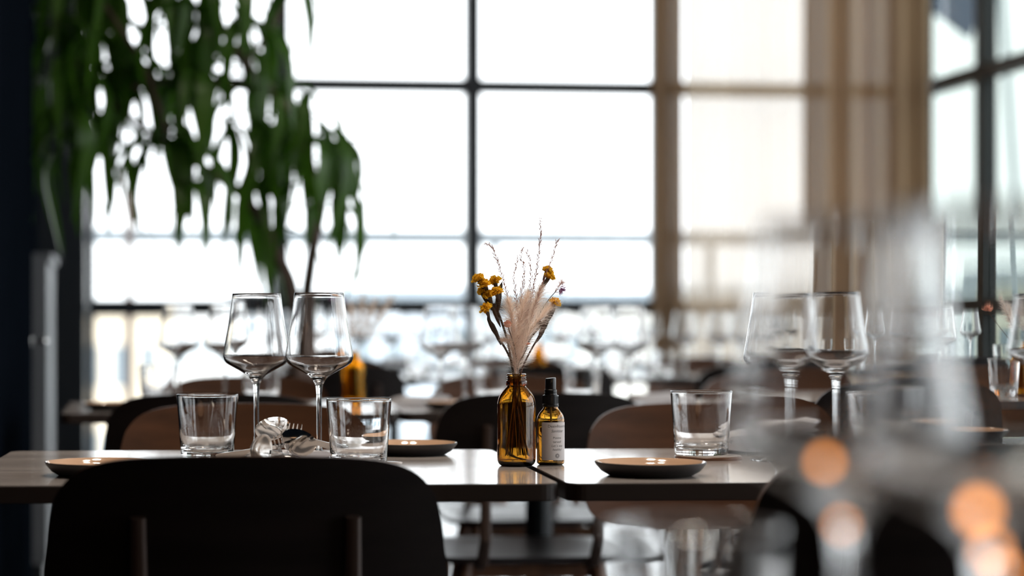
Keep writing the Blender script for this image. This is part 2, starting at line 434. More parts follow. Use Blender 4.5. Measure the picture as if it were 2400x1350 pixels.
tr = MB().box(-4.6, -0.05, -0.20, -0.15, 3.24, 3.3); struct('trim_curtain_track', tr, 'frame_black')

# ------------------------------------------------------------------ tables
def make_table(W, D, label):
    root = empty('dining_table')
    tp = MB().prism(rrect(W, D, 0.022, 6), 0.7285, 0.75, 0.0012); tp.m = [0 if k == len(tp.f) - 1 else 1 for k in range(len(tp.f))]; tp.build('tabletop', ['table_wood', 'table_edge'], root, smooth=False)
    MB().box(-W / 2 + 0.09, W / 2 - 0.09, -0.045, 0.045, 0.711, 0.7285).box(-0.045, 0.045, -D / 2 + 0.08, D / 2 - 0.08, 0.7115, 0.7280).build('bracket', 'dark_steel', root)
    MB().tube([(0, 0, 0.02), (0, 0, 0.714)], 0.032, 16).build('column', 'dark_steel', root)
    for a in (45, 135, 225, 315):
        c, s_ = math.cos(R(a)), math.sin(R(a))
        MB().tube([(0.02 * c, 0.02 * s_, 0.05), (0.14 * c, 0.14 * s_, 0.018)], [0.022, 0.016], 8).build('foot', 'dark_steel', root)
    return tag(root, label, 'table')
def put(o, x, y, rz, label=None, first=False):
    o.location = (x, y, 0); o.rotation_euler = (0, 0, rz)
    if label: o['label'] = label
    return o
t1 = make_table(0.735, 0.65, 'dark wood table with the amber vase at its right corner, in sharp focus')
def tab(x, y, rz, label):
    o = copy_tree(t1); put(o, x, y, rz, label); return o
A3 = R(3.0)
put(t1, -0.1185, 2.688, A3)
tab(0.6255, 2.727, R(3.0), 'dark wood table carrying the black-rimmed plate and the coaster, right of the vase')
A6 = R(6)
T2 = []
for k, lb in enumerate(['second-row table whose left corner shows behind the focused table', 'second-row table behind the amber vase and spray bottle', 'second-row table behind the foreground wine glasses']):
    x = -0.27 + 0.742 * k * math.cos(A6); y = 4.57 + 0.742 * k * math.sin(A6)
    T2.append(tab(x, y, A6, lb))
for k, lb in enumerate(['third-row table nearest the plant', 'third-row table in the middle below the windows', 'third-row table in front of the sheer curtain', 'third-row table in front of the bunched corner curtain']):
    x = 0.0 + 0.745 * k * math.cos(A6); y = 7.2 + 0.745 * k * math.sin(A6)
    tab(x, y, A6, lb)
for k, lb in enumerate(['fourth-row table close to the back windows, leftmost', 'fourth-row table close to the back windows, middle', 'fourth-row table close to the back windows, rightmost']):
    x = 0.25 + 0.75 * k * math.cos(A6); y = 9.35 + 0.75 * k * math.sin(A6)
    tab(x, y, A6, lb)
tf = tab(0.24, 0.98, R(2), 'foreground table under the blurred wine glasses, just below the picture')

# ------------------------------------------------------------------ chairs
def make_chair():
    root = empty('dining_chair')
    # chair faces +y (towards a table beyond it); backrest at y = 0
    half = [(0.0, 0.8030), (0.07, 0.8022), (0.141, 0.7975), (0.184, 0.7845), (0.208, 0.761), (0.2175, 0.733), (0.223, 0.695),
            (0.227, 0.661), (0.224, 0.632), (0.208, 0.608), (0.17, 0.593), (0.10, 0.5865), (0.0, 0.585)]
    sp = spline(half, 4)
    def P(xx, zz_, off):
        yy = -0.035 + 0.75 * xx * xx + (zz_ - 0.585) * -0.20 + off
        return (xx, yy, zz_)
    mb = MB(); vs = []; fs = []; nx = 16; T = 0.012
    for layer, off in enumerate((0.0, T)):
        for (hw, z) in sp:
            hw = max(hw, 0.0005)
            for i in range(nx + 1):
                vs.append(P(-hw + 2 * hw * i / nx, z, off))
    K = len(sp); st = K * (nx + 1)
    for j in range(K - 1):
        for i in range(nx):
            a = j * (nx + 1) + i; b = a + nx + 1
            fs.append((a, b, b + 1, a + 1)); fs.append((st + a, st + a + 1, st + b + 1, st + b))
    for j in range(K - 1):
        a = j * (nx + 1); b = a + nx + 1
        fs.append((a, st + a, st + b, b)); a += nx; b += nx; fs.append((a, b, st + b, st + a))
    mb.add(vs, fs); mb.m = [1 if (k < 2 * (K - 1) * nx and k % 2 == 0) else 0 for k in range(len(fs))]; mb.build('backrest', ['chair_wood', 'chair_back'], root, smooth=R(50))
    for sx_ in (-0.118, 0.118):
        y_ = lambda z: -0.035 + 0.75 * sx_ * sx_ + (z - 0.585) * -0.20
        MB().tube([(sx_, 0.06, 0.435), (sx_, 0.01, 0.445), (sx_, -0.035, 0.50), (sx_, y_(0.6) - 0.008, 0.6), (sx_, y_(0.735) - 0.008, 0.735)], [0.013, 0.013, 0.012, 0.011, 0.009], 8, flat=0.75).build('back_strut', 'strut_wood', root)
    # seat: slightly dished rounded plate
    o2 = rrect(0.45, 0.42, 0.10, 6); mb = MB(); vs = []; fs = []; n = len(o2); rings = [1.0, 0.98, 0.8, 0.5, 0.2]
    for top in (0, 1):
        for k, q in enumerate(rings):
            for (x_, y2) in o2:
                z = (0.4575 if top else 0.4445) - (0.012 * (1 - q * q)) - (0.002 if (top and k == 0) else 0)
                vs.append((x_ * q, 0.225 + y2 * q, z))
    for top in (0, 1):
        b0 = top * n * len(rings)
        for k in range(len(rings) - 1):
            for i in range(n):
                i2 = (i + 1) % n; f = (b0 + k * n + i, b0 + k * n + i2, b0 + (k + 1) * n + i2, b0 + (k + 1) * n + i)
                fs.append(f if top else f[::-1])
        f = tuple(b0 + (len(rings) - 1) * n + i for i in range(n)); fs.append(f if top else f[::-1])
    for i in range(n):
        i2 = (i + 1) % n; fs.append((i, i2, n * len(rings) + i2, n * len(rings) + i))
    mb.add(vs, fs); mb.build('seat', 'seat_dark', root, smooth=R(50))
    for sx_ in (-1, 1):
        MB().tube([(sx_ * 0.15, 0.34, 0.440), (sx_ * 0.205, 0.42, 0.0)], [0.017, 0.011], 10).build('leg', 'leg_wood', root)
        MB().tube([(sx_ * 0.14, 0.10, 0.440), (sx_ * 0.205, 0.0, 0.0)], [0.017, 0.011], 10).build('leg', 'leg_wood', root)
    for (w_, y_) in ((0.15, 0.335), (0.14, 0.095)): MB().box(-w_, w_, y_, y_ + 0.02, 0.405, 0.432).build('rail', 'leg_wood', root)
    return tag(root, '', 'chair')
ch = make_chair(); first_ch = [True]
def chair(px, d, rz, label, x=None):
    o = ch if first_ch[0] else copy_tree(ch)
    first_ch[0] = False
    o.location = ((px - PX) / F * d if x is None else x, d, 0); o.rotation_euler = (0, 0, rz); o['label'] = label
    return o
chair(577, 2.215, R(2), 'dark chair seen from behind in front, its rounded back across the lower left').location.z = -0.003
chair(2196, 2.225, R(4), 'dark chair seen from behind under the foreground wine glasses at right')
chair(580, 3.40, R(184), 'brown wooden chair facing us behind the left tumbler')
chair(1673, 3.42, R(183), 'brown wooden chair facing us behind the tumbler on a coaster')
chair(500, 4.02, R(5), 'second-row chair seen from behind, black back rising behind the left wine glass')
chair(1264, 4.07, R(5), 'second-row chair seen from behind, black back right behind the amber vase')
chair(2110, 4.20, R(6), 'second-row chair seen from behind, mostly hidden by foreground glasses')
chair(580, 5.22, R(186), 'brown chair on the window side of the second-row table by the plant')
chair(1200, 5.28, R(185), 'brown chair on the window side of the second-row table behind the bouquet')
chair(1830, 5.36, R(186), 'brown chair on the window side of the second-row table at right')
chair(2345, 5.5, R(176), 'brown chair low at the right edge of the picture, before the side window')
for px, d, lb in ((800, 6.72, 'third-row chair seen from behind next to the amber bottle of the second row'), (1290, 6.79, 'third-row chair seen from behind, just right of the bouquet'),
                  (1770, 6.86, 'third-row chair seen from behind in front of the sheer curtain'), (2250, 6.94, 'third-row chair seen from behind in front of the corner curtain')):
    chair(px, d, R(6), lb)
for px, d, lb in ((790, 8.0, 'chair facing us behind the third-row table near the plant'), (1210, 8.05, 'chair facing us behind the third-row table, behind the bouquet'),
                  (1640, 8.15, 'chair facing us behind the third-row table, before the sheer curtain')):
    chair(px, d, R(186), lb)

# ------------------------------------------------------------------ wine glasses and tumblers
def wine_mesh(n):
    outer = [(0.0353, 0.2376), (0.0377, 0.2175), (0.0412, 0.193), (0.0455, 0.168), (0.0484, 0.1505), (0.0484, 0.1445), (0.0445, 0.1372), (0.034, 0.1305), (0.0215, 0.1238),
             (0.0118, 0.1172), (0.0062, 0.108), (0.0044, 0.099), (0.0037, 0.085), (0.0036, 0.05), (0.0039, 0.024), (0.0058, 0.012), (0.0125, 0.0052), (0.0260, 0.0026), (0.0390, 0.0014)]
    o_ = spline(outer, 3)
    inner = [(0.0, 0.1222), (0.008, 0.1229), (0.018, 0.1262), (0.0315, 0.1325), (0.0430, 0.1386), (0.0473, 0.1453), (0.0475, 0.1505), (0.0447, 0.168), (0.0405, 0.193), (0.0370, 0.2175), (0.0347, 0.2374)]
    i_ = spline(inner, 3)
    prof = [(0, 0)] + [(0.0385, 0.0)] + o_[::-1] + [(0.0349, 0.2382)] + i_[::-1]
    return MB().lathe(prof, n)
def tumbler_mesh(n):
    inner = spline([(0.0422, 0.0905), (0.0413, 0.078), (0.0398, 0.058), (0.0378, 0.038), (0.0352, 0.023), (0.0315, 0.0135), (0.024, 0.0095), (0.012, 0.0085)], 4)
    prof = [(0, 0.001), (0.033, 0.0), (0.0365, 0.0015), (0.0382, 0.0055), (0.0392, 0.02), (0.0443, 0.0895), (0.0446, 0.0908), (0.0442, 0.0918), (0.0433, 0.0922), (0.0425, 0.0917)] + inner + [(0, 0.0083)]
    return MB().lathe(prof, n, sup=0.0006)
wg = wine_mesh(72).build('wine_glass', 'clear_glass', smooth=R(60)); tag(wg, '', 'wine glass')
tb = tumbler_mesh(72).build('tumbler', 'clear_glass', smooth=R(40)); tag(tb, '', 'tumbler')
wgf = wine_mesh(32).build('wine_glass', 'clear_glass', smooth=R(60)); tag(wgf, '', 'wine glass')
tbf = tumbler_mesh(32).build('tumbler', 'clear_glass', smooth=R(40)); tag(tbf, '', 'tumbler')
place(wg, 601, 2.86, label='left of the two sharp empty wine glasses, standing behind the cutlery')
place(wg, 748, 2.80, label='right of the two sharp empty wine glasses, beside the middle tumbler')
place(wg, 1824, 2.80, label='clear wine glass behind the folded napkin on the right table')
place(wg, 1956, 2.72, label='clear wine glass just right of the one behind the folded napkin')
place(wg, 2452, 2.84, label='wine glass cut by the right edge of the picture')
place(wg, 1985, 0.84, label='large blurred foreground wine glass, the left one')
place(wg, 2320, 0.742, label='large blurred foreground wine glass, cut by the right edge')
place(tb, 486, 2.83, label='empty tumbler left of the two sharp wine glasses')
place(tb, 841, 2.665, label='empty tumbler just right of the two sharp wine glasses')
place(tb, 1644, 2.83, z=TZ + 0.005, label='empty tumbler standing on the round coaster')
place(tb, 2064, 2.66, label='tumbler half hidden behind the right foreground wine glass')
place(tb, 1630, 1.0, label='large blurred foreground tumbler cut by the lower edge')
# ------------------------------------------------------------------ second row and beyond
place(wgf, 417, 4.7, label='blurred wine glass behind the left tumbler, on the second-row table')
place(wgf, 528, 4.62, label='blurred wine glass seen just left of the sharp pair')
place(tbf, 368, 4.78, label='blurred tumbler left of the blurred wine glass on the second-row table')
place(tbf, 612, 4.5, label='blurred tumbler seen behind the sharp left wine glass stem')
place(tbf, 1365, 4.52, label='blurred tumbler right of the black spray cap, on the second-row table')
place(tbf, 1150, 4.70, label='blurred tumbler left of the amber vase, on the second-row table')
g2 = 'wine glasses on the second-row table behind the bouquet'
for px, d, lb in ((1032, 4.55, 'blurred wine glass left of the bouquet, nearer of the two there'), (1090, 4.85, 'blurred wine glass just left of the yellow flowers, farther of the two there'),
                  (1398, 4.75, 'blurred wine glass right of the bouquet, halfway to the curtain'), (1475, 4.85, 'blurred wine glass right of the bouquet, closest to the curtain')):
    place(wgf, px, d, label=lb, group=g2)
place(wgf, 2180, 4.95, label='blurred wine glass on the second-row table behind the foreground glass')
place(tbf, 2358, 4.75, label='blurred tumbler at the right edge on the second-row table')
rr = random.Random(11)
g3 = 'wine glasses on the third-row tables'; g3t = 'tumblers on the third-row tables'
g4 = 'wine glasses on the fourth-row tables'; g4t = 'tumblers on the fourth-row tables'
def on_row(x0, y0, k, u, v, W=0.745):     # point on table k of a row
    a = A6; ox = x0 + W * k * math.cos(a); oy = y0 + W * k * math.sin(a)
    return (ox + u * math.cos(a) - v * math.sin(a), oy + u * math.sin(a) + v * math.cos(a))
def spot(proto, xy, label, group, z=TZ, rz=0):
    px = PX + F * xy[0] / xy[1]; return place(proto, px, xy[1], z, rz, label, group)
TN = ['the third-row table nearest the plant', 'the middle third-row table below the windows', 'the third-row table before the sheer curtain', 'the third-row table before the corner curtain']
FN = ['the leftmost fourth-row table by the windows', 'the middle fourth-row table by the windows', 'the rightmost fourth-row table by the windows']
for k in range(4):
    for (u, v) in ((-0.22, -0.10), (-0.12, -0.16), (0.20, 0.12), (0.10, 0.19)):
        spot(wgf, on_row(0, 7.2, k, u + rr.uniform(-.02, .02), v + rr.uniform(-.02, .02)), 'small blurred wine glass on ' + TN[k], g3)
    for (u, v) in ((-0.26, 0.06), (0.26, -0.08)):
        spot(tbf, on_row(0, 7.2, k, u + rr.uniform(-.02, .02), v), ('left ' if u < 0 else 'right ') + 'small blurred tumbler on ' + TN[k], g3t)
for k in range(3):
    for (u, v) in ((-0.25, -0.12), (-0.12, -0.18), (0.22, 0.10), (0.10, 0.17)):
        spot(wgf, on_row(0.25, 9.35, k, u + rr.uniform(-.03, .03), v + rr.uniform(-.03, .03), 0.75), 'tiny blurred wine glass on ' + FN[k], g4)
    for (u, v) in ((-0.3, 0.05), (0.28, -0.08)):
        spot(tbf, on_row(0.25, 9.35, k, u, v, 0.75), ('left ' if u < 0 else 'right ') + 'tiny blurred tumbler on ' + FN[k], g4t)

# ------------------------------------------------------------------ plates, coaster
def make_plate():
    body = [(0, 0.0005), (0.046, 0.0), (0.0535, 0.0008), (0.0625, 0.006), (0.0695, 0.0140), (0.0710, 0.0172), (0.0704, 0.0180), (0.0694, 0.0176), (0.066, 0.0122), (0.060, 0.0072), (0.052, 0.0048), (0, 0.0042)]
    o = MB().lathe(spline(body[1:11], 3) and [body[0]] + body[1:], 72).build('side_plate', 'plate_black', smooth=R(40))
    gl = [(0.0697, 0.01805), (0.0690, 0.0178), (0.0657, 0.0127), (0.0597, 0.0077), (0.0518, 0.0053), (0.03, 0.0049), (0, 0.0048)]
    MB().lathe(gl, 72).build('glaze', 'plate_glaze', o, smooth=R(60))['label'] = 'glossy beige inner glaze'
    return tag(o, '', 'plate')
pl = make_plate()
place(pl, 1524.5, 2.512, label='black side plate with glossy tan inside at the front of the right table')
place(pl, 960, 2.915, label='black side plate with pale inside behind the middle tumbler')
place(pl, 236, 2.515, label='dark side plate peeping out left of the front chair')
place(pl, 270, 4.38, label='blurred dark plate at the left end of the second-row table')
place(pl, 1068, 4.42, label='blurred dark plate on the second-row table left of the vase')
place(pl, 2255, 3.0, label='dark side plate hidden behind the right foreground wine glass')
co = MB().lathe([(0, 0), (0.0475, 0), (0.048, 0.0008), (0.048, 0.0038), (0.0472, 0.0045), (0, 0.0045)], 56)
co = co.build('coaster', 'chair_edge', smooth=R(35)); MB().lathe([(0.0462, 0.0046), (0.0462, 0.0052), (0, 0.0052)], 56).build('surface', 'coaster_top', co)
place(co, 1660, 2.82, label='thin round coaster under the right tumbler'); tag(co, cat='coaster')

# ------------------------------------------------------------------ amber bottles
def bottle_profile():
    o_ = spline([(0.0205, 0.0), (0.0240, 0.0028), (0.0261, 0.0085), (0.0263, 0.02), (0.0262, 0.031), (0.0261, 0.045), (0.0261, 0.060), (0.0262, 0.074), (0.0260, 0.084), (0.0243, 0.0925), (0.0212, 0.0985), (0.0168, 0.1040), (0.0134, 0.1080), (0.0126, 0.1095)], 3)
    o_ += [(0.0140, 0.1098), (0.0143, 0.1105), (0.0143, 0.1155), (0.0138, 0.1163), (0.0124, 0.1166)]
    o_ += [(0.0124, 0.1175), (0.0134, 0.1181), (0.0134, 0.1188), (0.0124, 0.1195), (0.0124, 0.1202), (0.0134, 0.1208), (0.0134, 0.1215), (0.0124, 0.1222), (0.0124, 0.1230), (0.0131, 0.1237), (0.0133, 0.1250), (0.0128, 0.1258), (0.0112, 0.1259), (0.0106, 0.1252)]
    i_ = spline([(0.0104, 0.1245), (0.0104, 0.1090), (0.0118, 0.1062), (0.0155, 0.1018), (0.0196, 0.0968), (0.0224, 0.0915), (0.0240, 0.0845), (0.0241, 0.075), (0.0239, 0.05), (0.0241, 0.02), (0.0238, 0.0095), (0.0215, 0.0058), (0.012, 0.0062), (0.0, 0.0068)], 3)
    return [(0, 0.0022), (0.014, 0.0012)] + o_ + i_
vase = MB().lathe(bottle_profile(), 72).build('bottle_vase', 'amber_glass', smooth=R(50))
tag(vase, '', 'vase')
VX, VD = 1210.5, 2.681
place(vase, VX, VD, label='amber glass bottle used as a vase at the joint of the two tables')
# spray bottle
sp_ = MB().lathe([(0, 0.0015)] + spline([(0.0155, 0.0), (0.0180, 0.0018), (0.0190, 0.0055), (0.0190, 0.03), (0.0190, 0.0585), (0.0184, 0.0645), (0.0163, 0.0700), (0.0128, 0.0745), (0.0105, 0.0775), (0.0098, 0.080)], 3)
      + [(0.0080, 0.080)] + spline([(0.0082, 0.078), (0.0100, 0.0748), (0.0140, 0.0700), (0.0166, 0.0645), (0.0172, 0.0585), (0.0172, 0.0070), (0.0150, 0.0045), (0, 0.0050)], 3), 64).build('spray_bottle', 'amber_glass', smooth=R(50))
tag(sp_, '', 'bottle')
place(sp_, 1290.5, 2.702, label='small amber spray bottle with a white label beside the vase')
liq = MB().lathe([(0, 0.0056), (0.0145, 0.0051), (0.0166, 0.0076), (0.0166, 0.0515), (0.0160, 0.0520), (0, 0.0520)], 48)
m = bpy.data.materials.new('liquid'); m.use_nodes = True; M['liquid'] = m
b = m.node_tree.nodes['Principled BSDF']; b.inputs['Transmission Weight'].default_value = 1; b.inputs['IOR'].default_value = 1.33; b.inputs['Roughness'].default_value = 0; b.inputs['Base Color'].default_value = (0.6, 0.5, 0.45, 1)
liq.build('liquid', 'liquid', sp_, smooth=R(40))
cap = MB().lathe([(0.0102, 0.0795), (0.0110, 0.0800), (0.0112, 0.0818), (0.0106, 0.0826), (0.0106, 0.0836), (0.0110, 0.0840), (0.0110, 0.0950), (0.0106, 0.0957), (0.0086, 0.0962), (0.0084, 0.0975), (0.0084, 0.0990), (0.0080, 0.0994), (0.0084, 0.0998), (0.0084, 0.1030), (0.0078, 0.1036), (0.0, 0.1036)], 48)
cp = cap.build('collar', 'black_plastic', sp_, smooth=R(35))
for k in range(40):
    a = 2 * math.pi * k / 40
    c, s_ = math.cos(a), math.sin(a)
    # vertical ribs of the collar
    if k == 0: rb = MB()
    rb.tube([(0.0110 * c, 0.0110 * s_, 0.0845), (0.0110 * c, 0.0110 * s_, 0.0945)], 0.00035, 5)
rb.build('collar_ribs', 'black_plastic', cp)
noz = MB(); n = 32; vsn = []; 
for j, (r, z, sl) in enumerate(((0.0, 0.1036, 0), (0.0073, 0.1036, 0), (0.0074, 0.1042, 0), (0.0073, 0.1180, 1), (0.0068, 0.1192, 1), (0.0, 0.1194, 1))):
    for i in range(n):
        a = 2 * math.pi * i / n; x_ = r * math.cos(a); y_ = r * math.sin(a); vsn.append((x_, y_, z + sl * x_ * 0.10))
noz.add(vsn, [(j * n + i, j * n + (i + 1) % n, (j + 1) * n + (i + 1) % n, (j + 1) * n + i) for j in range(5) for i in range(n)])
nz = noz.build('nozzle', 'black_plastic', sp_, smooth=R(40))
MB().tube([(0, -0.0068, 0.1125), (0, -0.0080, 0.1125)], 0.0014, 10).build('spray_hole', 'black_plastic', nz)
MB().tube([(0, 0, 0.084), (0.001, 0, 0.05), (0.004, 0.002, 0.008)], 0.0014, 8).build('dip_tube', 'napkin', sp_)
# label wrapped on the front, turned a little to the right
RL = 0.01912
def wrap(x_, z, r=RL, a0=R(23)):
    a = a0 + x_ / r; return (r * math.sin(a), -r * math.cos(a), z)
lb = MB(); na = 36; W0 = R(68) * RL
rows_ = (0.0072, 0.0082, 0.058, 0.059)
vsl = [wrap((-1 + 2 * i / na) * (W0 - (0.001 if j in (0, 3) and i in (0, na) else 0)), z) for j, z in enumerate(rows_) for i in range(na + 1)]
lb.add(vsl, [(j * (na + 1) + i, j * (na + 1) + i + 1, (j + 1) * (na + 1) + i + 1, (j + 1) * (na + 1) + i) for j in range(3) for i in range(na)])
label = lb.build('label', 'label_paper', sp_, smooth=True); label['label'] = 'white paper label with grey lettering'
def text_mesh(txt, size, cx_, z, shear=0.0):
    cu = bpy.data.curves.new('lettering', 'FONT'); cu.body = txt; cu.size = size; cu.align_x = 'CENTER'; cu.shear = shear; cu.space_character = 1.02
    cu.resolution_u = 3
    ob = bpy.data.objects.new('lettering', cu); COL.objects.link(ob)
    bpy.context.view_layer.update()
    me = bpy.data.meshes.new_from_object(ob.evaluated_get(bpy.context.evaluated_depsgraph_get()))
    bpy.data.objects.remove(ob)
    for v in me.vertices:
        v.co = wrap(v.co.x + cx_, z + v.co.y, RL + 0.00006)
    me.materials.clear(); me.materials.append(M['label_ink'])
    o = bpy.data.objects.new('lettering', me); COL.objects.link(o); o.parent = label; return o
text_mesh('Desinfitseerija', 0.0054, 0.0022, 0.0520)
text_mesh('Sanitizer', 0.0054, 0.0005, 0.0454, 0.25)
text_mesh('P\u00fcsime', 0.0044, 0, 0.0364)
text_mesh('terved!', 0.0044, 0, 0.0310)
text_mesh('Let\u00b4s stay', 0.0044, 0, 0.0256, 0.25)
text_mesh('healthy!', 0.0044, 0, 0.0204, 0.25)
em = MB()
def flatring(mb, r0, r1, n=28):
    base = len(mb.v); vs = []
    for r_ in (r0, r1):
        for i in range(n):
            a = 2 * math.pi * i / n; vs.append(wrap(r_ * math.cos(a), 0.0133 + r_ * math.sin(a), RL + 0.00006))
    mb.add(vs, [(i, n + i, n + (i + 1) % n, (i + 1) % n) for i in range(n)])
flatring(em, 0.0011, 0.0015); flatring(em, 0.0029, 0.0032)
for k in range(8):
    a = 2 * math.pi * k / 8; pts = []
    for (rr_, da) in ((0.0016, 0), (0.0022, 0.33), (0.0029, 0), (0.0022, -0.33)):
        pts.append(wrap(rr_ * math.cos(a + da), 0.0133 + rr_ * math.sin(a + da), RL + 0.00006))
    em.add(pts, [(0, 1, 2, 3)])
em.build('emblem', 'label_ink', label, smooth=False)
# farther bottle vases
vf = MB().lathe(bottle_profile()[::2] + [(0, 0.0068)], 28).build('bottle_vase', 'amber_far', smooth=R(50)); tag(vf, '', 'vase')
place(vf, 828, 4.78, label='blurred amber bottle vase on the second-row table')
place(vf, 1262, 7.1, label='blurred amber bottle vase on the third-row table behind the spray bottle')
place(vf, 2405, 4.9, label='amber bottle vase at the right edge on the second-row table')

# ------------------------------------------------------------------ dried bouquets
BR = random.Random(3)
def vpath(pts, k=1.0, y0=0.0, y1=0.0):
    """picture coordinates -> points in the vase's own frame; depth runs from y0 to y1"""
    out_ = []; n = len(pts)
    for i, (px, py) in enumerate(pts):
        t = i / (n - 1); out_.append(((px - 1210.5) / 1716 * k, y0 + (y1 - y0) * t, (1095 - py) / 1716 * k))
    return [Vector(p) for p in spline(out_, 6)]
def in_bottle(bx, by_, neck=1208):   # part of a stem inside the bottle
    return [(bx, by_), ((bx + neck) / 2 + BR.uniform(-3, 3), 990), (neck, 905)]
def stem_obj(name, path, r0, r1, m, parent=None, n=6, flat=1.0):
    k = len(path); return MB().tube(path, [r0 + (r1 - r0) * i / (k - 1) for i in range(k)], n, flat=flat).build(name, m, parent)
def perp(t):
    a = t.cross(Vector((0, 1, 0)));
    return a.normalized() if a.length > 1e-4 else Vector((1, 0, 0))
def seeds(path, start, gap, L, Wd, spread, rnd):
    """pointed spikelets set along the upper part of a stem"""
    mb = MB(); acc = 0; k = len(path)
    s0 = int(k * start)
    for i in range(s0, k - 1):
        p, q = path[i], path[i + 1]; seg = (q - p).length; t = (q - p).normalized(); d_ = 0
        while d_ < seg:
            base = p + t * d_; a = rnd.uniform(0, 2 * math.pi); side = perp(t); oth = t.cross(side)
            dirn = (t * math.cos(spread) + (side * math.cos(a) + oth * math.sin(a)) * math.sin(spread) * rnd.uniform(0.7, 1.3)).normalized()
            l = L * rnd.uniform(0.7, 1.25) * (1.0 - 0.35 * (i - s0) / max(1, k - s0)); wv = dirn.cross(Vector((rnd.uniform(-.3, .3), 1, 0))).normalized() * Wd
            nv = dirn.cross(wv).normalized() * Wd * 0.6
            b0 = base + dirn * l * 0.25; m_ = b0 + dirn * l * 0.4; e = b0 + dirn * l
            mb.add([base, b0, m_ + wv, m_ + nv, m_ - wv, m_ - nv, e], [(1, 2, 3), (1, 3, 4), (1, 4, 5), (1, 5, 2), (6, 3, 2), (6, 4, 3), (6, 5, 4), (6, 2, 5), (0, 1, 2)])
            d_ += gap * rnd.uniform(0.6, 1.4)
    return mb
def hairs(path, start, n, L, rnd, wd=0.00013, curl=0.5):
    mb = MB(); k = len(path); s0 = int(k * start)
    for _ in range(n):
        i = rnd.randrange(s0, k - 1); p = path[i] + (path[i + 1] - path[i]) * rnd.random(); t = (path[i + 1] - path[i]).normalized()
        a = rnd.uniform(0, 2 * math.pi); side = perp(t); oth = t.cross(side); sd = side * math.cos(a) + oth * math.sin(a); sp2 = rnd.uniform(0.25, 1.35)
        u_ = (i - s0) / (k - s0); l = L * rnd.uniform(0.5, 1.2) * (0.45 + 0.9 * math.sin(math.pi * min(1, 0.15 + u_ * 0.85)))
        d1 = (t * math.cos(sp2) + sd * math.sin(sp2)); d2 = (d1 + sd * curl * rnd.uniform(-0.2, 1) + Vector((0, 0, -0.25 * rnd.random()))).normalized()
        wv = d1.cross(Vector((rnd.uniform(-.4, .4), 1, rnd.uniform(-.4, .4)))).normalized() * wd
        m_ = p + d1 * l * 0.5; e = m_ + d2 * l * 0.5
        mb.add([p - wv, p + wv, m_ + wv * 0.8, m_ - wv * 0.8, e], [(0, 1, 2, 3), (3, 2, 4)])
    return mb
def ruffle(c, r, n, rnd, up=Vector((0, 0, 1)), petal=0.0058, wid=0.0022):
    """flower head: many small folded petals bursting from a point"""
    mb = MB(); c = Vector(c)
    for _ in range(n):
        th = rnd.uniform(0, 2 * math.pi); el = rnd.uniform(0.0, 1.25)
        a = perp(up); b = up.cross(a); d = (up * math.cos(el) + (a * math.cos(th) + b * math.sin(th)) * math.sin(el)).normalized()
        p = c + d * r * rnd.uniform(0.15, 0.75); e = p + d * petal * rnd.uniform(0.7, 1.2); s1 = d.cross(Vector((rnd.uniform(-1, 1), rnd.uniform(-1, 1), rnd.uniform(-1, 1)))).normalized() * wid
        nv = d.cross(s1).normalized() * wid * 0.5
        mb.add([p, e + s1, e + nv * 1.5 + d * wid * 0.4, e - s1, e - nv], [(0, 1, 2), (0, 2, 3), (0, 3, 4), (0, 4, 1)])
    return mb
vx, vy = at(VX, VD)
FROOT = (vx, vy, TZ)
def root_at(o, lab, cat, group=None):
    o.location = FROOT; return tag(o, lab, cat, group)
def grass(pts, bx, lab, y1=0.0, start=0.52, gap=0.0013, L=0.0062, r=0.0006):
    p = vpath(in_bottle(bx, 1074 + BR.uniform(-8, 4), 1206 + BR.uniform(-6, 10)) + pts, 1, BR.uniform(-.008, .008), y1)
    o = stem_obj('dried_grass', p, r, r * 0.45, 'grass_seed'); seeds(p, start, gap * 0.85, L * 1.05, 0.00052, 0.5, BR).build('seed_head', 'grass_seed', o, smooth=False)
    return root_at(o, lab, 'dried grass', 'dried grasses in the amber bottle')
grass([(1204, 860), (1200, 790), (1188, 700), (1166, 620), (1150, 582), (1136, 577)], 1200, 'thin mauve-brown grass stalk leaning out to the left above the yellow flowers', -0.012, 0.60, 0.0024)
grass([(1213, 860), (1216, 780), (1222, 700), (1230, 640), (1222, 600), (1226, 585)], 1215, 'short grass stalk with a forked-looking tip left of the tallest one', 0.008, 0.5)
grass([(1217, 860), (1232, 760), (1256, 650), (1266, 570), (1267, 519)], 1222, 'tallest grass stalk standing straight up out of the bouquet', 0.0, 0.5, 0.0014)
grass([(1219, 860), (1245, 750), (1278, 655), (1298, 600), (1308, 566)], 1232, 'grass stalk curving up to the right of the tallest one', 0.01, 0.55, 0.0016)
grass([(1212, 860), (1214, 790), (1210, 710), (1204, 650), (1214, 607)], 1196, 'grass stalk in the middle with its tip bent left', -0.006, 0.5, 0.0018)
grass([(1214, 860), (1224, 780), (1240, 700), (1246, 640), (1238, 590)], 1240, 'fine grass stalk between the short one and the tallest one', 0.014, 0.5, 0.0018)
def twig(path_, t, L_, ang, rnd):
    i = int(len(path_) * t); p = path_[i]; tt = (path_[i + 1] - path_[i]).normalized(); s_ = perp(tt)
    d = (tt * math.cos(ang) + s_ * math.sin(ang)); return [p + d * L_ * k / 5 + Vector((0, 0, 0.002 * (k / 5) ** 2)) for k in range(6)]
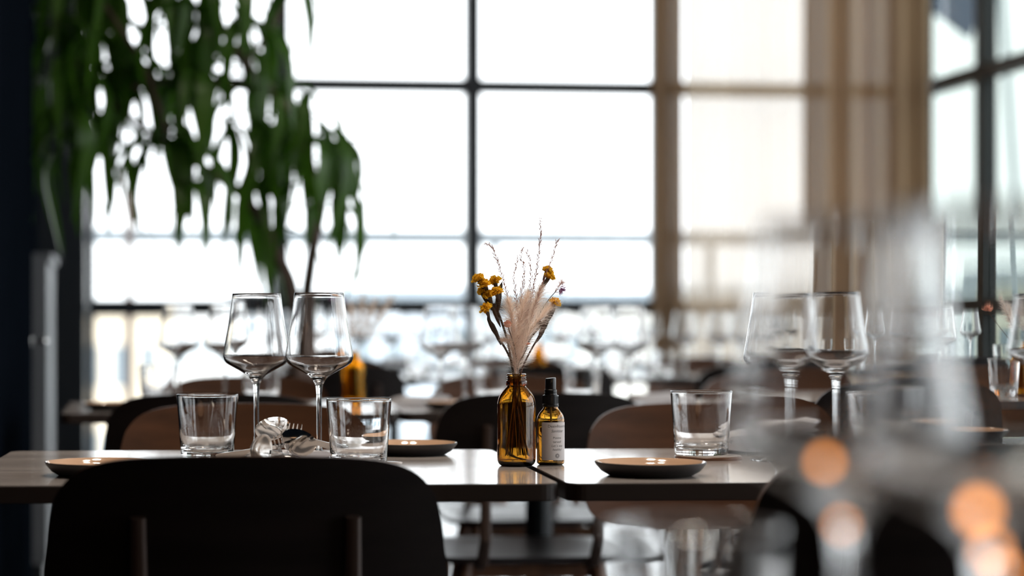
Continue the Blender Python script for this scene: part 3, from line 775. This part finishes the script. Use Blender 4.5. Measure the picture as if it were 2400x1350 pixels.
def plume(pts, bx, lab, n, L, y1, start=0.45):
    p = vpath(in_bottle(bx, 1072, 1208 + BR.uniform(-6, 8)) + pts, 1, BR.uniform(-.006, .006), y1)
    o = stem_obj('dried_plume', p, 0.0006, 0.0003, 'plume_seed'); hairs(p, start, n, L, BR).build('plume_hair', 'plume_hair', o, smooth=False)['kind'] = 'stuff'
    seeds(p, start + 0.05, 0.0022, 0.0050, 0.0005, 0.6, BR).build('seed_head', 'plume_seed', o, smooth=False)
    return root_at(o, lab, 'dried plume', 'fluffy plumes in the amber bottle')
plume([(1209, 850), (1204, 800), (1198, 745), (1190, 705)], 1190, 'fluffy cream plume at the left side of the bouquet', 1500, 0.020, -0.01)
plume([(1212, 850), (1214, 790), (1225, 730), (1238, 690)], 1212, 'fluffy cream plume in the middle of the bouquet', 1700, 0.021, 0.0)
plume([(1216, 850), (1228, 790), (1252, 730), (1272, 675)], 1228, 'fluffy peach-tinted plume at the right side of the bouquet', 2000, 0.023, 0.01)
plume([(1216, 850), (1236, 790), (1268, 745), (1298, 712)], 1238, 'fluffy cream plume bending out to the right of the bouquet', 1300, 0.019, -0.012)
plume([(1206, 850), (1194, 805), (1172, 800)], 1184, 'small fluffy plume tip sticking out left just above the bottle neck', 800, 0.011, -0.014)
# yellow statice
def px3(px, py, y=0.0): return Vector(((px - 1210.5) / 1716, y, (1095 - py) / 1716))
def statice(pts, bx, heads, wings, lab, y1):
    p = vpath(in_bottle(bx, 1070, 1204) + pts, 1, 0.0, y1); k = len(p)
    o = MB().tube(p, [0.0011 + 0.0012 * max(0, (i / k - 0.35)) for i in range(k)], 6, flat=0.5).build('dried_statice', 'stem_olive')
    for (hx, hy, hr) in heads:
        c = px3(hx, hy, y1 + BR.uniform(-.006, .006)); b = px3(hx + (1205 - hx) * 0.12, hy + 20, y1)
        up = (c - b).normalized(); hr *= 1.15
        MB().tube([b, b + (c - b) * 0.6, c], [0.0010, 0.0026, 0.0032], 8, flat=0.7).build('calyx', 'stem_olive', o)
        ruffle(c - up * 0.001, hr / 1716, 120, BR, up).build('yellow_petals', 'petal_yellow', o, smooth=False)
    for (a, b, wd) in wings:
        A, B = px3(*a, y1), px3(*b, y1); d = (B - A); s1 = perp(d.normalized()) * wd * 0.7 / 1716; nrm = Vector((0, 0.0012, 0))
        pts8 = []
        for t, ww in ((0, 0.2), (0.25, 0.8), (0.55, 1.0), (0.85, 0.75), (1.0, 0.05)):
            c = A + d * t; pts8 += [c - s1 * ww, c - nrm * ww, c + s1 * ww, c + nrm * ww]
        fs = []
        for j in range(4):
            for i in range(4): i2 = (i + 1) % 4; fs.append((j * 4 + i, j * 4 + i2, (j + 1) * 4 + i2, (j + 1) * 4 + i))
        fs += [(3, 2, 1, 0), (16, 17, 18, 19)]
        MB().add(pts8, fs).build('winged_bract', 'stem_olive', o, smooth=False)
    return root_at(o, lab, 'dried flower')
statice([(1198, 855), (1188, 800), (1170, 745), (1155, 715)], 1186,
        [(1122, 661, 9), (1136, 674, 11), (1160, 668, 12), (1133, 690, 9), (1163, 692, 10), (1146, 700, 10)],
        [((1172, 770), (1148, 708), 7), ((1158, 735), (1132, 698), 8), ((1165, 740), (1172, 672), 8), ((1160, 720), (1176, 664), 7), ((1150, 725), (1126, 690), 6)],
        'yellow dried statice with the big flower cluster at the upper left of the bouquet', -0.008)
statice([(1200, 860), (1184, 822), (1160, 785), (1144, 750)], 1196, [(1138, 731, 12)], [((1172, 812), (1150, 756), 7), ((1160, 790), (1140, 745), 7)],
        'single yellow dried statice head lowest on the left of the bouquet', -0.014)
statice([(1218, 860), (1240, 800), (1272, 760), (1290, 730)], 1236, [(1297, 716, 9)], [((1262, 790), (1284, 752), 9), ((1276, 765), (1300, 722), 8), ((1252, 810), (1276, 776), 5)],
        'small yellow dried statice with dark bracts low on the right of the bouquet', -0.006)
statice([(1216, 860), (1236, 780), (1262, 700), (1278, 665)], 1226, [(1284, 640, 7), (1287, 654, 8)], [((1262, 700), (1280, 655), 5)],
        'small yellow dried statice peeping out high on the right of the bouquet', 0.012)
def stemmed(pts, bx, r0, r1, m, lab, y1, name='dried_flower', cat='dried flower'):
    p = vpath(in_bottle(bx, 1070, 1216) + pts, 1, 0.0, y1); return root_at(stem_obj(name, p, r0, r1, m), lab, cat), p
o, p = stemmed([(1222, 870), (1240, 830), (1262, 790), (1280, 750), (1288, 742)], 1236, 0.0013, 0.0011, 'stem_brown', 'bare reddish-brown stem slanting out of the bottle to the right', -0.012, 'dried_twig', 'dried twig')
MB().tube([p[-10], p[-10] + Vector((-0.008, 0, 0.004)), p[-10] + Vector((-0.017, 0, -0.004)), p[-10] + Vector((-0.022, 0, -0.016))], [0.0009, 0.0009, 0.0008, 0.0005], 6).build('side_shoot', 'stem_brown', o)
MB().tube([p[-10] + Vector((0.002, 0, 0.0)), p[-10] + Vector((-0.006, 0, 0.006)), p[-10] + Vector((-0.013, 0, 0.003))], [0.0002, 0.0035, 0.0003], 6, flat=0.3).build('dry_leaf', 'stem_brown', o)
o, p = stemmed([(1210, 860), (1205, 820), (1194, 785), (1188, 768)], 1200, 0.0008, 0.0006, 'stem_brown', 'peach strawflower head low in the left half of the bouquet', -0.016)
MB().sphere(px3(1187, 765, -0.016), 0.0050, 12, 8, (1, 1, 0.7)).build('flower_centre', 'petal_peach', o)
ruffle(px3(1187, 765, -0.016), 0.0060, 150, BR, petal=0.0022, wid=0.0007).build('petals', 'petal_peach', o, smooth=False)
o, p = stemmed([(1214, 860), (1222, 840), (1230, 825), (1234, 815)], 1218, 0.0006, 0.0005, 'stem_brown', 'tiny peach flower head just above the bottle neck', -0.016)
ruffle(px3(1235, 812, -0.016), 0.0035, 70, BR, petal=0.0016, wid=0.0006).build('petals', 'petal_peach', o, smooth=False)
o, p = stemmed([(1218, 860), (1244, 780), (1280, 715), (1305, 684)], 1230, 0.0007, 0.0005, 'stem_olive', 'purple thistle-like head at the right edge of the bouquet', 0.004)
ruffle(px3(1311, 679, 0.004), 0.0065, 110, BR, up=Vector((0.8, 0, -0.3)).normalized(), petal=0.0046, wid=0.0005).build('petals', 'petal_purple', o, smooth=False)
hairs([px3(1300, 690, .004), px3(1312, 672, .004), px3(1318, 664, .004)], 0, 160, 0.013, BR).build('bract_hair', 'grass_seed', o, smooth=False)
# bouquet copies in the farther bottles (blurred): a loose pale plume each
def far_bunch(px, d, tilt, lab, col2, cat='dried plume'):
    x, y = at(px, d); o = empty('dried_bunch', (x, y, TZ)); r = random.Random(int(px))
    for k in range(5):
        a = R(tilt + (k - 2) * 11); L_ = 0.135 + r.uniform(-.02, .03); y_ = r.uniform(-.02, .02)
        pth = [Vector((0.002 * (k - 2), y_ * t, 0.01 + 0.11 * t)) for t in (0, .5, 1)] + [Vector((0.004 * (k - 2) + math.sin(a) * L_ * t, y_ * (1 + t), 0.12 + math.cos(a) * L_ * t)) for t in (.25, .5, .75, 1)]
        MB().tube(pth, 0.0009, 5).build('stem', 'stem_brown', o)
        if k != 0: hairs([Vector(q) for q in spline(pth[3:], 5)], 0.1, 260, 0.02, r, 0.0005).build('plume_hair', 'plume_hair', o, smooth=False)['kind'] = 'stuff'
        else: ruffle(pth[-1], 0.016, 70, r, petal=0.008, wid=0.003).build('petals', col2, o, smooth=False)
    return tag(o, lab, cat)
far_bunch(828, 4.78, 10, 'pale dried bunch in the second-row bottle, right of the sharp wine glasses', 'petal_purple')
far_bunch(1262, 7.1, 0, 'pale dried bunch in the third-row bottle behind the spray bottle', 'petal_yellow')
far_bunch(2405, 4.9, -15, 'pinkish dried bunch in the bottle at the right edge of the picture', 'petal_peach')

# ------------------------------------------------------------------ cutlery and napkins
def fork_mb():
    mb = MB(); prof = [(0.0, 0.0, 0.0045), (0.01, 0.0, 0.0062), (0.05, 0.0008, 0.0048), (0.10, 0.0035, 0.0032), (0.135, 0.0035, 0.0030), (0.145, 0.0020, 0.0060), (0.155, 0.0002, 0.0118), (0.165, -0.001, 0.0122)]
    P_ = spline(prof, 3); vs = []; fs = []
    for (x_, z_, w_) in P_:
        vs += [(x_, -w_, z_), (x_, w_, z_), (x_, w_ * 0.9, z_ + 0.0022), (x_, -w_ * 0.9, z_ + 0.0022)]
    k = len(P_)
    for j in range(k - 1):
        for i in range(4): i2 = (i + 1) % 4; fs.append((j * 4 + i, (j + 1) * 4 + i, (j + 1) * 4 + i2, j * 4 + i2))
    fs += [(0, 1, 2, 3), ((k - 1) * 4 + 3, (k - 1) * 4 + 2, (k - 1) * 4 + 1, (k - 1) * 4)]
    mb.add(vs, fs)
    for t in (-0.0103, -0.0034, 0.0034, 0.0103):
        mb.tube([(0.162, t, 0.0002), (0.175, t, 0.0000), (0.190, t, 0.0028), (0.203, t * 0.97, 0.0072)], [0.0018, 0.0016, 0.0014, 0.0007], 6)
    return mb
def spoon_mb():
    mb = MB(); prof = [(0.0, 0.0, 0.0045), (0.01, 0.0, 0.0062), (0.05, 0.0008, 0.0046), (0.10, 0.0035, 0.0030), (0.138, 0.0035, 0.0028)]
    P_ = spline(prof, 3); vs = []; fs = []
    for (x_, z_, w_) in P_:
        vs += [(x_, -w_, z_), (x_, w_, z_), (x_, w_ * 0.9, z_ + 0.0022), (x_, -w_ * 0.9, z_ + 0.0022)]
    k = len(P_)
    for j in range(k - 1):
        for i in range(4): i2 = (i + 1) % 4; fs.append((j * 4 + i, (j + 1) * 4 + i, (j + 1) * 4 + i2, j * 4 + i2))
    fs += [(0, 1, 2, 3), ((k - 1) * 4 + 3, (k - 1) * 4 + 2, (k - 1) * 4 + 1, (k - 1) * 4)]
    mb.add(vs, fs)
    n = 28; rings = 7; a_, b_, dp = 0.033, 0.0205, 0.0085; vs = []; fs = []
    for lay in (0, 1):
        for j in range(rings + 1):
            q = j / rings
            for i in range(n):
                t = 2 * math.pi * i / n; egg = 1 - 0.12 * math.cos(t)
                vs.append((0.168 + a_ * q * math.cos(t), b_ * q * math.sin(t) * egg, 0.0055 - dp * (1 - q * q) - (0.0012 * (1 - q ** 6) if lay else 0)))
    for lay in (0, 1):
        b0 = lay * (rings + 1) * n
        for j in range(rings):
            for i in range(n):
                i2 = (i + 1) % n; f = (b0 + j * n + i, b0 + (j + 1) * n + i, b0 + (j + 1) * n + i2, b0 + j * n + i2); fs.append(f if lay == 0 else f[::-1])
    b0 = rings * n; b1 = (2 * rings + 1) * n
    for i in range(n): i2 = (i + 1) % n; fs.append((b0 + i, b1 + i, b1 + i2, b0 + i2))
    mb.add(vs, fs); return mb
def lay(mb, name, px, d, z, yaw, pitch, roll, lab, cat, m='steel', L=0.2):
    """the head of the piece lies at (px, d, z); the handle runs back down from it"""
    o = mb.build(name, m, smooth=R(50)); mt = Matrix.Rotation(R(yaw), 4, 'Z') @ Matrix.Rotation(R(-pitch), 4, 'Y') @ Matrix.Rotation(R(roll), 4, 'X')
    x, y = at(px, d); o.matrix_world = Matrix.Translation(Vector((x, y, z)) - (mt @ Vector((L, 0, 0)))) @ mt
    return tag(o, lab, cat)
SC = Matrix.Scale(0.8, 4)
lay(fork_mb().xf(SC), 'fork', 647, 2.520, 0.7945, -92, 15, 5, 'front fork of the cutlery heap, its tines catching warm light', 'fork', L=0.16)
lay(fork_mb().xf(SC), 'fork', 692, 2.590, 0.8060, -84, 18, -8, 'rear fork of the cutlery heap, tines standing highest', 'fork', L=0.16)
lay(spoon_mb(), 'spoon', 699, 2.545, 0.7880, -48, 9, -62, 'spoon with its dark hollow bowl pointing right in the cutlery heap', 'spoon', L=0.172)
lay(spoon_mb(), 'spoon', 640, 2.640, 0.8000, -125, 12, 50, 'large spoon leaning at the back of the cutlery heap', 'spoon', L=0.17)
lay(spoon_mb(), 'spoon', 606, 2.505, 0.7835, -112, 9, -98, 'spoon on its side at the left of the cutlery heap, reflecting a warm streak', 'spoon', L=0.165)
lay(spoon_mb(), 'spoon', 678, 2.470, 0.7760, -150, 4, 180, 'spoon lying face down at the front of the cutlery heap', 'spoon', L=0.165)
def pillow(w_, d_, h_, seed, n=22, m=10):
    """soft flattened fold of cloth"""
    r = random.Random(seed); vs = []; fs = []; ph = r.uniform(0, 6)
    for j in range(m + 1):
        t = j / m
        for i in range(n):
            a = 2 * math.pi * i / n; ca, sa = math.cos(a), math.sin(a)
            X = w_ / 2 * (abs(ca) ** 0.5) * (1 if ca > 0 else -1); Z = h_ / 2 * (abs(sa) ** 0.7) * (1 if sa > 0 else -1)
            wob = 0.22 * h_ * math.sin(X * 70 + ph + t * 3) ; edge = 1 - 0.10 * math.sin(t * 7 + ph) * ca
            vs.append((X * edge, (t - 0.5) * d_, h_ / 2 + Z * (0.9 + 0.1 * math.sin(t * 5 + ph)) + wob * (0.5 + 0.5 * (sa > 0))))
    for j in range(m):
        for i in range(n): i2 = (i + 1) % n; fs.append((j * n + i, j * n + i2, (j + 1) * n + i2, (j + 1) * n + i))
    fs.append(tuple(range(n - 1, -1, -1))); fs.append(tuple(m * n + i for i in range(n)))
    return MB().add(vs, fs)
def napkin(px, d, rz, lab, sc=1.0, fold=3, group=None):
    x, y = at(px, d); o = pillow(0.13 * sc, 0.10 * sc, 0.012, int(px)).build('napkin', 'napkin', smooth=R(60)); o.location = (x, y, TZ + 0.002); o.rotation_euler = (0, 0, rz)
    for k in range(1, fold):
        p = pillow(0.122 * sc, 0.095 * sc, 0.011, int(px) + k).build('fold', 'napkin', o, smooth=R(60)); p.location = (0.006 * k, 0.002 * k, 0.010 * k); p.rotation_euler = (0, R(-2.0 * k), R(3 * k))
    return tag(o, lab, 'napkin', group)
napkin(662, 2.63, R(10), 'white cloth napkin under the cutlery heap', 0.8, 2)
napkin(1788, 2.97, R(-12), 'grey-white folded napkin right of the tumbler on the coaster', 0.98, 3)
napkin(985, 4.6, R(6), 'blurred white napkin on the second-row table left of the vase', 1, 2)
napkin(1540, 4.75, R(6), 'blurred white napkin on the second-row table above the right wooden chair', 1, 2)
g5 = 'napkins on the third-row tables'
for k in range(4):
    x, y = on_row(0, 7.2, k, 0.02, -0.04); napkin(PX + F * x / y, y, A6, 'small blurred white napkin on ' + TN[k], 1, 3, g5)
g6 = 'napkins on the fourth-row tables'
for k in range(3):
    x, y = on_row(0.25, 9.35, k, 0.0, 0.0, 0.75); napkin(PX + F * x / y, y, A6, 'tiny blurred white napkin on ' + FN[k], 1.1, 3, g6)

# ------------------------------------------------------------------ big potted plant
PD = 6.1
def pw(px, py, dy=0.0):
    d = PD + dy; return Vector(((px - PX) / F * d, d, EYE + (HY - py) / F * d))
PO = pw(690, HY); PO = Vector((PO.x, PO.y, 0))
def loc_(v): return v - PO
plant = MB().lathe([(0, 0), (0.13, 0), (0.145, 0.02), (0.175, 0.36), (0.18, 0.38), (0.168, 0.385), (0.16, 0.36), (0.15, 0.34), (0, 0.34)], 40).build('potted_plant', 'planter', smooth=R(40))
plant.location = PO; tag(plant, 'tall indoor tree with long drooping green leaves in front of the window', 'potted plant')
MB().lathe([(0, 0.352), (0.1, 0.356), (0.158, 0.345)], 30).build('soil', 'soil', plant)
PRr = random.Random(21)
def branch(pts, r0, r1, name='branch'):
    q = [loc_(pw(p[0], p[1], p[2] if len(p) > 2 else 0)) for p in pts]; q = [Vector(t) for t in spline([tuple(a) for a in q], 5)]; k = len(q)
    MB().tube(q, [r0 + (r1 - r0) * i / (k - 1) for i in range(k)], 8).build(name, 'bark', plant)
branch([(692, 1155), (700, 950), (694, 760), (682, 670), (655, 605), (612, 515), (560, 450), (490, 400), (405, 345), (340, 300), (260, 240)], 0.026, 0.009, 'trunk')
branch([(700, 1155, .05), (722, 900, .05), (716, 730, .05), (728, 620), (744, 500), (728, 390), (700, 290), (640, 215), (575, 150), (520, 60), (480, -80)], 0.022, 0.012, 'trunk')
branch([(640, 215), (540, 200, .1), (400, 190, .1), (280, 205), (180, 150)], 0.013, 0.007)
branch([(400, 345), (370, 250, -.1), (330, 140, -.1), (250, 20, -.1), (200, -60)], 0.010, 0.006)
branch([(575, 150), (640, 60, .1), (690, -40, .1)], 0.010, 0.006)
branch([(560, 450), (580, 380, -.1), (560, 300, -.1)], 0.009, 0.005)
def leaf_mesh(i, droop, L_, W_):
    """long pointed strap: leaves its base outwards, then hangs down; folded along the midrib"""
    n = 9; vs = []; x_ = z_ = 0.0; a = R(35 - i * 6)
    for k in range(n + 1):
        t = k / n; wv = W_ * (math.sin(math.pi * min(1, t * 0.92 + 0.06)) ** 0.7) * (1 - 0.35 * t) * (0.12 if t == 1 else 1)
        nx_, nz_ = -math.sin(a), math.cos(a)
        vs += [(x_ - nx_ * -0.2 * wv * 0, -wv, z_ + 0.25 * wv), (x_, 0, z_), (x_, wv, z_ + 0.25 * wv)]
        x_ += L_ / n * math.cos(a); z_ += L_ / n * math.sin(a); a = max(a - droop / n * (2.2 - 1.6 * t), R(-92))
    fs = []
    for k in range(n): b = 3 * k; fs += [(b, b + 3, b + 4, b + 1), (b + 1, b + 4, b + 5, b + 2)]
    return MB().add(vs, fs).mesh('leaf', 'leaf', True)
LM = [leaf_mesh(i, R(88 + 8 * i), 0.40 + 0.03 * (i % 3), 0.023 + 0.003 * (i % 3)) for i in range(6)]
clusters = [(120, -60, 9), (190, -30, 9), (260, -50, 8), (130, 60, 9), (205, 70, 9), (120, 170, 8), (190, 190, 9), (245, 150, 6), (150, 270, 5), (120, 330, 3), (235, 300, 5), (185, 330, 3),
            (360, -40, 7), (440, -60, 8), (520, -60, 8), (600, -60, 6), (470, 40, 8), (550, 60, 6), (400, 60, 4), (560, 150, 7), (630, 190, 7), (470, 170, 5), (400, 190, 5), (330, 190, 4),
            (380, 320, 9), (410, 350, 5), (500, 270, 4), (575, 300, 6), (600, 430, 3), (560, 420, 2), (690, 260, 8), (700, 320, 9), (745, 330, 8), (760, 380, 4), (700, 420, 4), (640, 330, 5), (690, -20, 3), (800, 290, 1), (385, 420, 3), (430, 430, 2), (598, 520, 2), (775, 440, 3), (715, 480, 3), (110, 340, 2)]
for (px, py, cnt) in clusters:
    for k in range(int(cnt * 1.2)):
        o = bpy.data.objects.new('leaf', LM[PRr.randrange(6)]); COL.objects.link(o); o.parent = plant
        o.location = loc_(pw(max(px + 15 + PRr.uniform(-22, 22), 130), py + PRr.uniform(-25, 25), PRr.uniform(-0.22, 0.22)))
        s_ = PRr.uniform(0.72, 1.1); o.scale = (s_, s_ * PRr.uniform(0.85, 1.15), s_)
        az = PRr.uniform(0, 2 * math.pi) if cnt > 1 else 0
        o.rotation_euler = (PRr.uniform(-.15, .15), PRr.uniform(-.1, .35), az)

# ------------------------------------------------------------------ added pendant lamps behind the camera, unseen, for warm glints on plates and cutlery
def pendant(x, y, z, lab):
    o = MB().sphere((0, 0, 0), 0.022, 16, 10).build('added_glint_lamp', 'added_bulb_glow', loc=(x, y, z))
    MB().lathe([(0.0, 0.024), (0.016, 0.024), (0.018, 0.06), (0.008, 0.075), (0.0, 0.075)], 20).build('socket', 'dark_steel', o)
    MB().tube([(0, 0, 0.07), (0, 0, 3.3 - z)], 0.003, 6).build('cord', 'dark_steel', o)
    return tag(o, lab, 'added lamp')
pendant(-0.2, -1.4, 1.95, 'added bare warm bulb pendant behind the camera for glints, left'); pendant(0.9, -1.6, 2.0, 'added bare warm bulb pendant behind the camera for glints, middle'); pendant(2.0, -1.2, 1.95, 'added bare warm bulb pendant behind the camera for glints, right')

# ------------------------------------------------------------------ added glow beads on a wire, standing in for lamp reflections on foreground glasses
emis('added_glint_glow', (1.0, 0.36, 0.09, 1), 4.0)
def glint_wire(name, pts, foot, lab, rs):
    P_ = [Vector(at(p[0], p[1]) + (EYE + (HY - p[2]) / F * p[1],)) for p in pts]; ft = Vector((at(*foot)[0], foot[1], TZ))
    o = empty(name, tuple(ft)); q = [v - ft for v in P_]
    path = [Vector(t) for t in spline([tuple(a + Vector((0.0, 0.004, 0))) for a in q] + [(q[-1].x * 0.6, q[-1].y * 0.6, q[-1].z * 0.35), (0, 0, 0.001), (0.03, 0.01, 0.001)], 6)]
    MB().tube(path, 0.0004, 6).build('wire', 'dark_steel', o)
    for v, r in zip(q, rs): b = MB().sphere((0, 0, 0), r, 12, 8).build('added_glint_bead', 'added_glint_glow', o); b.location = v
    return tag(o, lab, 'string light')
glint_wire('added_glint_wire', [(1933, 0.78, 1083), (1972, 0.785, 1230)], (1990, 0.79), 'two added warm glow beads standing in for lamp reflections on the left foreground wine glass', (0.0024, 0.0018))
glint_wire('added_glint_wire', [(2293, 0.70, 1197), (2322, 0.705, 1288), (2352, 0.70, 1345)], (2330, 0.69), 'three added orange glow beads standing in for lamp reflections on the right foreground wine glass', (0.0034, 0.0024, 0.0024))
